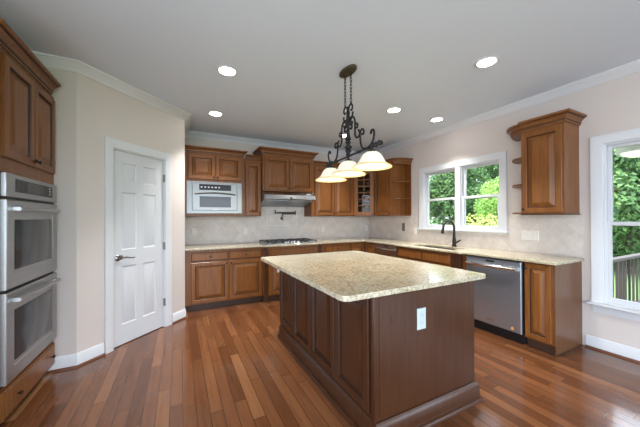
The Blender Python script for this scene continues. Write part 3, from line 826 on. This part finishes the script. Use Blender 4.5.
# ------------------------------------------------------------------ countertop with sink cut-out
def rrect(x0, x1, y0, y1, r, n=6):
    pts = []
    for cx, cy, a0 in ((x1-r, y1-r, 0), (x0+r, y1-r, 90), (x0+r, y0+r, 180), (x1-r, y0+r, 270)):
        pts += [(cx+r*math.cos(R(a0+90*k/n)), cy+r*math.sin(R(a0+90*k/n))) for k in range(n+1)]
    return pts
def slab(name, outer, holes, z0, z1, m, bevel=.006):
    bm = bmesh.new(); es = []
    for lp in [outer]+holes:
        vs = [bm.verts.new((x, y, z0)) for x, y in lp]
        es += [bm.edges.new((vs[i], vs[(i+1) % len(vs)])) for i in range(len(vs))]
    bmesh.ops.triangle_fill(bm, use_beauty=True, use_dissolve=False, edges=es)
    ext = bmesh.ops.extrude_face_region(bm, geom=list(bm.faces))
    bmesh.ops.translate(bm, verts=[v for v in ext['geom'] if isinstance(v, bmesh.types.BMVert)], vec=(0, 0, z1-z0))
    bmesh.ops.recalc_face_normals(bm, faces=bm.faces)
    me = bpy.data.meshes.new(name); bm.to_mesh(me); bm.free(); me.materials.append(m)
    o = bpy.data.objects.new(name, me); C.objects.link(o)
    b = o.modifiers.new('edge', 'BEVEL'); b.width = bevel; b.segments = 3; b.limit_method = 'ANGLE'; b.angle_limit = R(40)
    return o
CF = -.605
outer = [(-3.685, -.011), (-3.685, -.645), (-2.60, -.645), (-2.555, -.70), (-1.545, -.70), (-1.50, -.645), (CF-.0, -.645), (CF, -1.50), (CF-.045, -1.54), (CF-.045, -2.66), (CF, -2.70), (CF, -3.625), (-.011, -3.625), (-.011, -.011)]
SK = (-.545, -.19, -2.47, -1.72)
ct = slab('granite_countertop', outer, [rrect(*SK, .06)], .877, .907, M['granite'], .007)
tag(ct, 'L-shaped cream granite countertop running along both kitchen walls', 'countertop')
# sink
def bowl():
    mb = MB(); loops_ = [(rrect(SK[0]-.012, SK[1]+.012, SK[2]-.012, SK[3]+.012, .07), .876), (rrect(SK[0]-.003, SK[1]+.003, SK[2]-.003, SK[3]+.003, .062), .876),
                        (rrect(SK[0]-.001, SK[1]+.001, SK[2]-.001, SK[3]+.001, .06), .72), (rrect(SK[0]+.03, SK[1]-.03, SK[2]+.03, SK[3]-.03, .05), .695)]
    n = len(loops_[0][0]); vs = [(x, y, z) for lp, z in loops_ for x, y in lp]
    mb.add(vs, [(i*n+k, i*n+(k+1) % n, (i+1)*n+(k+1) % n, (i+1)*n+k) for i in range(3) for k in range(n)] + [tuple(range(3*n, 4*n))])
    return mb
sk = thing('undermount_sink', 'undermount steel sink sunk in the counter below the twin window', 'sink', ((SK[0]+SK[1])/2, (SK[2]+SK[3])/2, .695))
o = bowl().build('basin', M['sinksteel'], sk, loc=(-(SK[0]+SK[1])/2, -(SK[2]+SK[3])/2, -.695))
MB().lathe([(.04, .0005), (.04, .003), (.02, .002)], (0, 0, 0), 'z', 16).build('drain', M['chrome'], sk)
# faucet
t = thing('gooseneck_faucet', 'dark bronze gooseneck faucet with side lever behind the sink', 'faucet', (-.135, -2.215, .9075))
f = MB().lathe([(.034, 0), (.034, .008), (.028, .02), (.025, .05), (.025, .10), (.021, .12), (.019, .13)], n=16)
f.build('faucet_body', M['bronze'], t)
pts = [(0, 0, .12), (0, 0, .20), (0, 0, .27)]
for k in range(0, 11):
    a = math.pi*k/10; pts.append((-.11+.11*math.cos(a), .012*k/10, .28+.095*math.sin(a)))
pts += [(-.222, .014, .25)]
MB().tube(pts, [.019, .017]+[.0155]*(len(pts)-2), 12).build('gooseneck', M['bronze'], t)
MB().tube([(-.222, .014, .26), (-.227, .015, .225), (-.231, .016, .195)], [.017, .022, .021], 12).build('spray_head', M['bronze'], t)
MB().tube([(0, -.01, .06), (.0, -.04, .062), (.0, -.075, .085), (0, -.10, .10)], [.014, .013, .011, .009], 10).build('lever', M['bronze'], t)

# cooktop
t = thing('gas_cooktop', 'black gas cooktop with iron grates and pale knobs under the hood', 'cooktop', (-2.04, -.35, .9075))
MB().box(-.455, .455, -.265, .25, 0, .008).build('cooktop_tray', M['steel_dark'], t, bevel=.003)
for gx in (-.30, 0, .30):
    g = MB()
    for yy in (-.24 if gx else -.10, .0, .23): g.box(gx-.145, gx+.145, yy-.007, yy+.007, .032, .044)
    for xx in (-.138, -.05, .05, .138): g.box(gx+xx-.006, gx+xx+.006, -.24 if gx else -.10, .23, .0325, .0435)
    for xx in (-.138, .138):
        for yy in (-.235 if gx else -.095, .225): g.box(gx+xx-.008, gx+xx+.008, yy-.008, yy+.008, .0085, .034)
    g.build('grate', M['grate'], t)
for bx, by in ((-.30, .12), (-.30, -.12), (.30, .12), (.30, -.12), (0, .07)):
    MB().lathe([(.045, .0085), (.045, .016), (.034, .018), (.034, .026), (.01, .027)], (bx, by, 0), 'z', 18).build('burner', M['black'], t)
for k in range(5):
    MB().lathe([(.019, .0085), (.018, .03), (.013, .034)], (-.115+.0575*k, -.19+(.03 if k % 2 else 0), 0), 'z', 14).build('knob', M['knobmetal'], t)

# ------------------------------------------------------------------ island
IX0, IX1, IY0, IY1 = -2.735, -1.825, -3.624, -1.955
t = thing('kitchen_island', 'dark stained island cabinet with four raised panels and a plain end', 'island', ((IX0+IX1)/2, (IY0+IY1)/2, 0))
cx, cy = (IX0+IX1)/2, (IY0+IY1)/2
MB().box(IX0-cx, IX1-cx, IY0-cy+.008, IY1-cy, 0.0, TOP).build('carcass', M['island'], t)
MB().box(IX0-cx+.028, IX1-cx+.0, IY0-cy-.001, IY0-cy+.0075, .135, TOP).build('end_panel', M['island'], t)
cpst = MB().box(IX0-cx-.014, IX0-cx+.026, IY0-cy-.003, IY0-cy+.0075, .135, TOP)
cpst.box(IX0-cx-.014, IX0-cx-.0005, IY0-cy+.008, IY0-cy+.03, .135, TOP)
cpst.build('corner_post', M['island'], t, bevel=.003)
ys = [1.972, 2.372, 2.372+.40, 3.172]
for k in range(4):
    a = 1.972+k*.4045; bb = a+.393
    o = MB().loops(a, bb, .165, .862, DOORSEQ, y=0, mats=DMATS).build('raised_panel', [M['island'], M['glaze']], t, smooth=False, loc=(IX0-.0005-cx, -cy, 0), rotz=R(-90))
bprof = [(0, 0), (.042, 0), (.042, .010), (.036, .022), (.022, .028), (.022, .105), (.018, .115), (.010, .126), (.004, .134), (0, .134)]
pth = [(IX0-cx-.0005, IY1-cy), (IX0-cx-.0005, IY0-cy-.0035), (IX1-cx+.0005, IY0-cy-.0035), (IX1-cx+.0005, IY1-cy)]
MB().sweep(pth, bprof, -1).build('base_moulding', M['island'], t)
it = slab('island_countertop', [p for p in rrect(-2.968, -1.690, -3.648, -1.940, .045)], [], .877, .909, M['granite'], .008)
tag(it, 'large cream granite slab with rounded corners on the island', 'countertop')
MB().box(-.343, -.339, -.0022, -.0012, .69, .745).build('scratch', M['mark'], t, loc=(.01, IY0-cy, 0))

# ------------------------------------------------------------------ outlets and switches
def plate(loc, rotz, label, kinds, m='plate', w1=.07, h=.115, cat='outlet', name='outlet_plate'):
    t = thing(name, label, cat, loc, rotz)
    n = len(kinds); W = w1+.046*(n-1)
    MB().loops(-W/2, W/2, -h/2, h/2, [(0, 0), (0, .004), (.003, .0065)], y=0).build('cover_plate', M[m], t)
    for i, k in enumerate(kinds):
        x = (i-(n-1)/2)*.046
        if k == 'o':
            for z in (.024, -.024):
                q = MB().lathe([(.016, -.0066), (.016, -.009)], (x, 0, z), 'y', 14)
                o = q.build('socket', M[m], t)
                s_ = MB().box(x-.007, x-.005, -.0097, -.0091, z-.004, z+.006); s_.build('slot', M['slot'], o)
                s_ = MB().box(x+.005, x+.007, -.0097, -.0091, z-.004, z+.006); s_.build('slot', M['slot'], o)
        else:
            MB().loops(x-.016, x+.016, -.033, .033, [(0, 0), (0, .003), (.002, .005)], y=-.0066).build('rocker', M[m], t)
    return t
by = -.0105
plate((-3.54, by, 1.115), 0, 'ivory outlet plate on the tile below the microwave', 'o', 'plate_cream')
plate((-2.716, by, 1.11), 0, 'ivory outlet plate on the tile below the narrow upper cabinet', 'o', 'plate_cream')
plate((-1.15, by, 1.11), 0, 'ivory outlet plate on the tile below the two-door cabinet', 'o', 'plate_cream')
plate((-.075, by, 1.11), 0, 'ivory outlet plate on the tile below the glass corner cabinet', 'o', 'plate_cream')
plate((-3.644, by, 1.095), 0, 'white switch plate half hidden behind the pantry wall corner', 's', 'plate', cat='switch', name='switch_plate')
plate((-.0105, -1.07, 1.16), R(-90), 'dark bronze switch plate below the curved end shelves', 's', 'plate_bronze', h=.15, cat='switch', name='switch_plate')
plate((-.0105, -1.355, 1.095), R(-90), 'white switch plate under the corner of the sink window', 's', 'plate_cream', cat='switch', name='switch_plate')
plate((-.0105, -3.135, 1.115), R(-90), 'wide ivory plate with outlet and two switches below the hanging cabinet', 'oss', 'plate_cream', w1=.085, cat='outlet')
plate((-2.365, IY0-.0015, .683), 0, 'white outlet plate on the plain end of the island', 'o', 'plate_blue', w1=.075, h=.135)

# ------------------------------------------------------------------ ceiling lights
def can(loc, label):
    t = thing('recessed_light', label, 'ceiling light', loc, 0, 'recessed ceiling lights')
    MB().lathe([(.074, -.0005), (.098, -.0005), (.096, -.006), (.078, -.008), (.074, -.004)], n=32, cap=False).build('trim_ring', M['trim'], t)
    MB().lathe([(.0735, -.0015), (.0735, -.003), (.03, -.0035)], n=32).build('lens', M['lens'], t)
    return t
cans = [((-3.345, -2.19), 'round recessed ceiling light above the pantry door'), ((-3.32, -1.016), 'recessed ceiling light in front of the microwave cabinet'),
        ((-1.262, -3.39), 'recessed ceiling light in front of the tall window'), ((-1.246, -2.172), 'recessed ceiling light beside the pendant canopy, between two others'),
        ((-.446, -2.18), 'recessed ceiling light close to the crown moulding over the sink'), ((-1.211, -0.955), 'recessed ceiling light seen behind the pendant column')]
proto = None
for i, (p, lb) in enumerate(cans):
    if proto is None: proto = can((p[0], p[1], H), lb)
    else: copy_tree(proto, (p[0], p[1], H), None, lb)
    l = bpy.data.lights.new('can_lamp', 'AREA'); l.shape = 'DISK'; l.size = .13; l.energy = CAN_W; l.color = (1, .98, .955); l.spread = R(85)
    o = bpy.data.objects.new('can_lamp', l); C.objects.link(o); o.location = (p[0], p[1], H-.012)

# ------------------------------------------------------------------ island pendant
PX, PY = -2.316, -2.71
t = thing('island_pendant', 'wrought iron scrolled pendant with three glowing bell shades over island', 'pendant light', (PX, PY, 1.93))
Z0 = 1.93
def P(y, z, x=0): return (x, y-PY, z-Z0)
def tilt(y): return -.032*(y-PY)-.004          # the crossbar hangs slightly out of level
def smooth_pts(pts, n=6):
    pts = [Vector(p) for p in pts]; out = []
    for i in range(len(pts)-1):
        a, b, c, d = pts[max(i-1, 0)], pts[i], pts[i+1], pts[min(i+2, len(pts)-1)]
        for k in range(n):
            u = k/n
            out.append(.5*((2*b)+(-a+c)*u+(2*a-5*b+4*c-d)*u*u+(-a+3*b-3*c+d)*u**3))
    return out+[pts[-1]]
cn = MB().lathe([(.055, H-.0005-Z0), (.058, H-.012-Z0), (.052, H-.024-Z0), (.03, H-.032-Z0), (.01, H-.034-Z0)], (0, 0, 0), 'z', 28, sx=1.05, sy=2.15)
cn.build('canopy', M['canopy'], t)
def chain(y, zt, zb):
    m = MB(); n = 9; s_ = (zt-zb)/n
    for k in range(n):
        c = zt-s_*(k+.5); ln = s_*.66
        q = []
        for j in range(12):
            a = 2*math.pi*j/12; u, v = .010*math.cos(a), ln*math.sin(a)
            q.append(P(y+(u if k % 2 else 0), c+v, 0 if k % 2 else u))
        m.tube(q, .0034, 6, closed=True)
    return m.build('chain', M['iron'], t)
chain(PY+.05, H-.03, 2.425); chain(PY-.05, H-.03, 2.425)
col = [(.004, 2.40), (.010, 2.39), (.008, 2.37), (.018, 2.345), (.016, 2.30), (.022, 2.265), (.028, 2.25), (.018, 2.235), (.014, 2.19), (.018, 2.13), (.024, 2.10), (.030, 2.085), (.018, 2.07), (.028, 2.055),
       (.020, 2.04), (.016, 2.03), (.038, 2.015), (.034, 2.0), (.020, 1.992), (.030, 1.978), (.024, 1.962), (.016, 1.955), (.024, 1.94), (.020, 1.925), (.008, 1.905)]
MB().lathe([(r, z-Z0) for r, z in col], n=14).build('column', M['iron'], t)
# top hooks
for s_ in (1, -1):
    q = smooth_pts([P(PY, 2.35), P(PY+s_*.022, 2.395), P(PY+s_*.055, 2.405), P(PY+s_*.075, 2.375), P(PY+s_*.062, 2.345), P(PY+s_*.045, 2.352)])
    MB().tube(q,   .0085, 8).tube([P(PY+s_*.05+.011*math.cos(a), 2.418+.011*math.sin(a)) for a in [2*math.pi*k/12 for k in range(12)]], .003, 6, closed=True).build('hook', M['iron'], t)
# scroll arms: four strands per side
SC = [[(.01, 2.265), (.045, 2.295), (.085, 2.28), (.108, 2.235), (.108, 2.16), (.112, 2.10), (.14, 2.072), (.175, 2.085), (.188, 2.115)],
      [(.075, 2.335), (.07, 2.305), (.055, 2.285), (.035, 2.26), (.04, 2.225), (.062, 2.225), (.066, 2.25)],
      [(.11, 2.20), (.135, 2.205), (.148, 2.185), (.138, 2.165), (.12, 2.17)],
      [(.16, 2.135), (.175, 2.115), (.183, 2.07), (.188, 2.02), (.21, 1.965), (.26, 1.94), (.32, 1.948), (.355, 1.985), (.37, 2.035), (.357, 2.072), (.333, 2.068), (.33, 2.045)],
      [(.188, 2.115), (.215, 2.125), (.235, 2.105), (.228, 2.08), (.208, 2.082)],
      [(.012, 2.25), (.04, 2.235), (.06, 2.21), (.055, 2.185), (.035, 2.19)]]
for s_ in (1, -1):
    m = MB()
    for strand in SC:
        q = smooth_pts([P(PY-s_*a*1.05, z-.010+tilt(PY-s_*a)) for a, z in strand]); n = len(q)
        m.tube(q, [.0088 if 2 < i < n-3 else .0105 for i in range(n)], 8)
    m.build('scroll_arm', M['iron'], t)
bar = MB(); bar.tube([P(PY+.43, 1.925+tilt(PY+.43)), P(PY-.48, 1.925+tilt(PY-.48))], .009, 10)
for s_ in (1, -1):
    e = PY+(.43 if s_ > 0 else -.48)
    for k in range(6):
        yy = e-s_*k*.022
        bar.lathe([(.007, -.012), (.024 if k % 2 else .017, 0), (.007, .012)], P(yy, 1.925+tilt(yy)+.004*(k % 3)), 'y', 7)
for yy in (PY+.22, PY-.17, PY-.30):
    for k in (-1, 0, 1): bar.lathe([(.008, -.014), (.014, 0), (.008, .014)], P(yy+.02*k, 1.925+tilt(yy)), 'y', 10)
bar.build('crossbar', M['iron'], t)
for yy in (PY+.335, PY, PY-.355):
    sk_ = MB().lathe([(.012, 1.925-Z0), (.012, 1.90-Z0), (.032, 1.892-Z0), (.036, 1.872-Z0), (.03, 1.866-Z0)], P(yy, Z0)[:2]+(tilt(yy)+.001,), 'z', 16)
    so_ = sk_.build('socket_cup', M['iron'], t)
    outer_p = [(.034, 1.878), (.052, 1.874), (.072, 1.860), (.090, 1.835), (.103, 1.808), (.118, 1.786), (.140, 1.770)]
    rim_p = [(.140, 1.770), (.156, 1.762), (.166, 1.752), (.166, 1.747), (.152, 1.750), (.138, 1.760)]
    inner_p = [(.138, 1.760), (.112, 1.780), (.097, 1.804), (.084, 1.830), (.068, 1.853), (.050, 1.867), (.034, 1.871)]
    sm = MB()
    sm.lathe([(r, z-Z0) for r, z in outer_p], P(yy, Z0)[:2]+(tilt(yy)+.001,), 'z', 36, 0, cap=False)
    sm.lathe([(r, z-Z0) for r, z in rim_p], P(yy, Z0)[:2]+(tilt(yy)+.001,), 'z', 36, 1, cap=False)
    sm.lathe([(r, z-Z0) for r, z in inner_p], P(yy, Z0)[:2]+(tilt(yy)+.001,), 'z', 36, 0, cap=False)
    me_o = sm.build('glass_shade', [M['shade'], M['shade_rim']], t, fixn=False)
    bmx = bmesh.new(); bmx.from_mesh(me_o.data); bmesh.ops.remove_doubles(bmx, verts=bmx.verts, dist=1e-5); bmesh.ops.recalc_face_normals(bmx, faces=bmx.faces); bmx.to_mesh(me_o.data); bmx.free()
    bu = MB().lathe([(.012, 1.866-Z0), (.014, 1.84-Z0), (.028, 1.815-Z0), (.032, 1.795-Z0), (.024, 1.772-Z0), (.008, 1.764-Z0)], P(yy, Z0)[:2]+(tilt(yy)+.001,), 'z', 16)
    bu.build('bulb', M['bulb'], t)
    l = bpy.data.lights.new('pendant_lamp', 'POINT'); l.energy = BULB_W; l.shadow_soft_size = .05; l.color = (1, .86, .64)
    o = bpy.data.objects.new('pendant_lamp', l); C.objects.link(o); o.location = (PX, yy, 1.735)

# ------------------------------------------------------------------ outdoors
GZ = -.55
st(MB().box(.14, 500, -400, 500, GZ-.2, GZ).build('ground', M['grass'], smooth=False), 'green lawn outside the windows', 'lawn')
DZ = -.18
st(MB().box(.16, 6.5, -10, -3.22, DZ-.3, DZ).build('deck_floor', M['deckwood'], smooth=False), 'weathered wooden deck outside the tall window', 'deck')
t = thing('deck_railing', 'weathered wooden railing with balusters seen through the tall window', 'railing', (.2, -3.28, DZ))
MB().box(0, 5.5, -.05, .05, .86, .90).build('top_rail', M['deckwood'], t)
MB().box(0, 5.5, -.02, .02, .08, .14).build('bottom_rail', M['deckwood'], t)
bal = None
for k in range(33):
    x = .06+k*.165
    if bal is None: bal = MB().box(-.012, .012, -.012, .012, .1405, .8595).build('baluster', M['deckwood'], t, loc=(x, 0, 0))
    else:
        c_ = bal.copy(); C.objects.link(c_); c_.parent = t; c_.location = (x, 0, 0)
for x in (2.25, 4.6): MB().box(x-.045, x+.045, .021, .11, .0005, .8595).build('post', M['deckwood'], t)
st(MB().box(.14, 1.32, -8, -3.25, 2.215, 2.33).build('trim_5', M['soffit'], smooth=False), 'pale soffit just above the tall window outside', 'soffit')
t = thing('porch_lamp', 'pale bowl lamp under the soffit outside the tall window', 'lamp', (.95, -3.80, 2.2145))
MB().lathe([(.06, 0), (.06, -.05), (.20, -.075), (.215, -.13), (.19, -.145), (.17, -.14)], n=28).build('lamp_ring', M['trim'], t)
MB().lathe([(.168, -.141), (.15, -.165), (.10, -.185), (.03, -.195)], n=28).build('lamp_bowl', M['porchglass'], t)

def crown_mesh(name, rx, ry, rz, zc, n, size, m, seed, squash=.0):
    rnd = random.Random(seed); vs = []; fs = []
    blobs = []
    for k in range(26):
        a = rnd.uniform(0, 2*math.pi); u = rnd.uniform(-1, 1); r = rnd.uniform(.35, .85)
        q = math.sqrt(1-u*u); blobs.append((r*q*math.cos(a)*rx, r*q*math.sin(a)*ry, zc+r*u*rz, rnd.uniform(.28, .45)))
    for k in range(n):
        bx, by_, bz, br = blobs[k % len(blobs)]
        v = Vector((rnd.gauss(0, 1), rnd.gauss(0, 1), rnd.gauss(0, 1))).normalized()*rnd.uniform(.6, 1.05)
        c = Vector((bx+v.x*br*rx, by_+v.y*br*ry, bz+v.z*br*rz))
        nrm = (v + Vector((rnd.uniform(-.6, .6), rnd.uniform(-.6, .6), rnd.uniform(-.2, .9)))).normalized()
        t1 = nrm.orthogonal().normalized(); t1 = Matrix.Rotation(rnd.uniform(0, 6.28), 3, nrm) @ t1; t2 = nrm.cross(t1)
        s_ = size*rnd.uniform(.6, 1.25); o = len(vs)
        vs += [c-t1*s_, c+t2*s_*.5+nrm*s_*.15, c+t1*s_, c-t2*s_*.5+nrm*s_*.15]; fs.append((o, o+1, o+2, o+3))
    me = bpy.data.meshes.new(name); me.from_pydata(vs, [], fs); me.materials.append(m); return me
def tree(x, y, label, me, h, rot, sc=1, name='leafy_tree', group='trees outside the windows'):
    t = thing(name, label, 'tree' if name != 'garden_bush' else 'bush', (x, y, GZ), rot, group)
    t.scale = (sc, sc, sc)
    o = bpy.data.objects.new('crown', me); C.objects.link(o); o.parent = t
    MB().tube([(0, 0, -.05), (.05, .03, h*.4), (0, .06, h*.8)], [.14, .11, .05], 10).build('trunk', M['bark'], t)
    return t
c1 = crown_mesh('crown', 2.2, 2.2, 2.5, 2.5, 26000, .085, M['leaf'], 1)
c2 = crown_mesh('crown', 1.9, 1.9, 1.9, 4.8, 15000, .085, M['leaf2'], 2)
c3 = crown_mesh('crown', 3.2, 3.2, 4.2, 4.3, 14000, .15, M['leaf'], 3)
c4 = crown_mesh('crown', 1.35, 1.35, 1.1, 1.1, 12000, .05, M['leaf3'], 4)
TREES = [(9.6, -1.5, c1), (9.4, -7.2, c1), (9.5, 4.6, c1), (7.6, 9.6, c1), (2.6, 12.4, c1), (6.4, .72, c2)]
LB = ['dark green tree nearest past the deck railing', 'dark green tree beyond the deck at the open end', 'broad green tree in the near pane of the sink window',
      'dark green tree in the far pane of the sink window', 'dark green tree by the kitchen corner outdoors', 'small bright green tree behind the round bush']
for i, ((x, y, me), lb) in enumerate(zip(TREES, LB)):
    tree(x, y, lb, me, 4.6 if me is c2 else 3.2, i*1.3, .5 if me is c2 else 1)
for i, (x, y) in enumerate([(16, -13.3), (16.6, -6.4), (16.6, .5), (16.5, 7.2), (13.6, 13.6), (6, 18)]):
    tree(x, y, 'tall dark tree of the back row, ' + ['past the deck', 'beyond the deck railing', 'behind the near pane trees', 'behind the far pane trees', 'past the garden corner', 'beside the kitchen corner'][i], c3, 5, i*2.1, 1, 'tall_tree')
for i, (x, y, s_) in enumerate([(3.7, -.35, .9), (4.6, 2.7, .74)]):
    tree(x, y, ['round yellow-green bush low in the near pane of the sink window', 'smaller yellow-green bush low in the far pane of the sink window'][i], c4, .8, i, s_, 'garden_bush', 'bushes below the sink window')
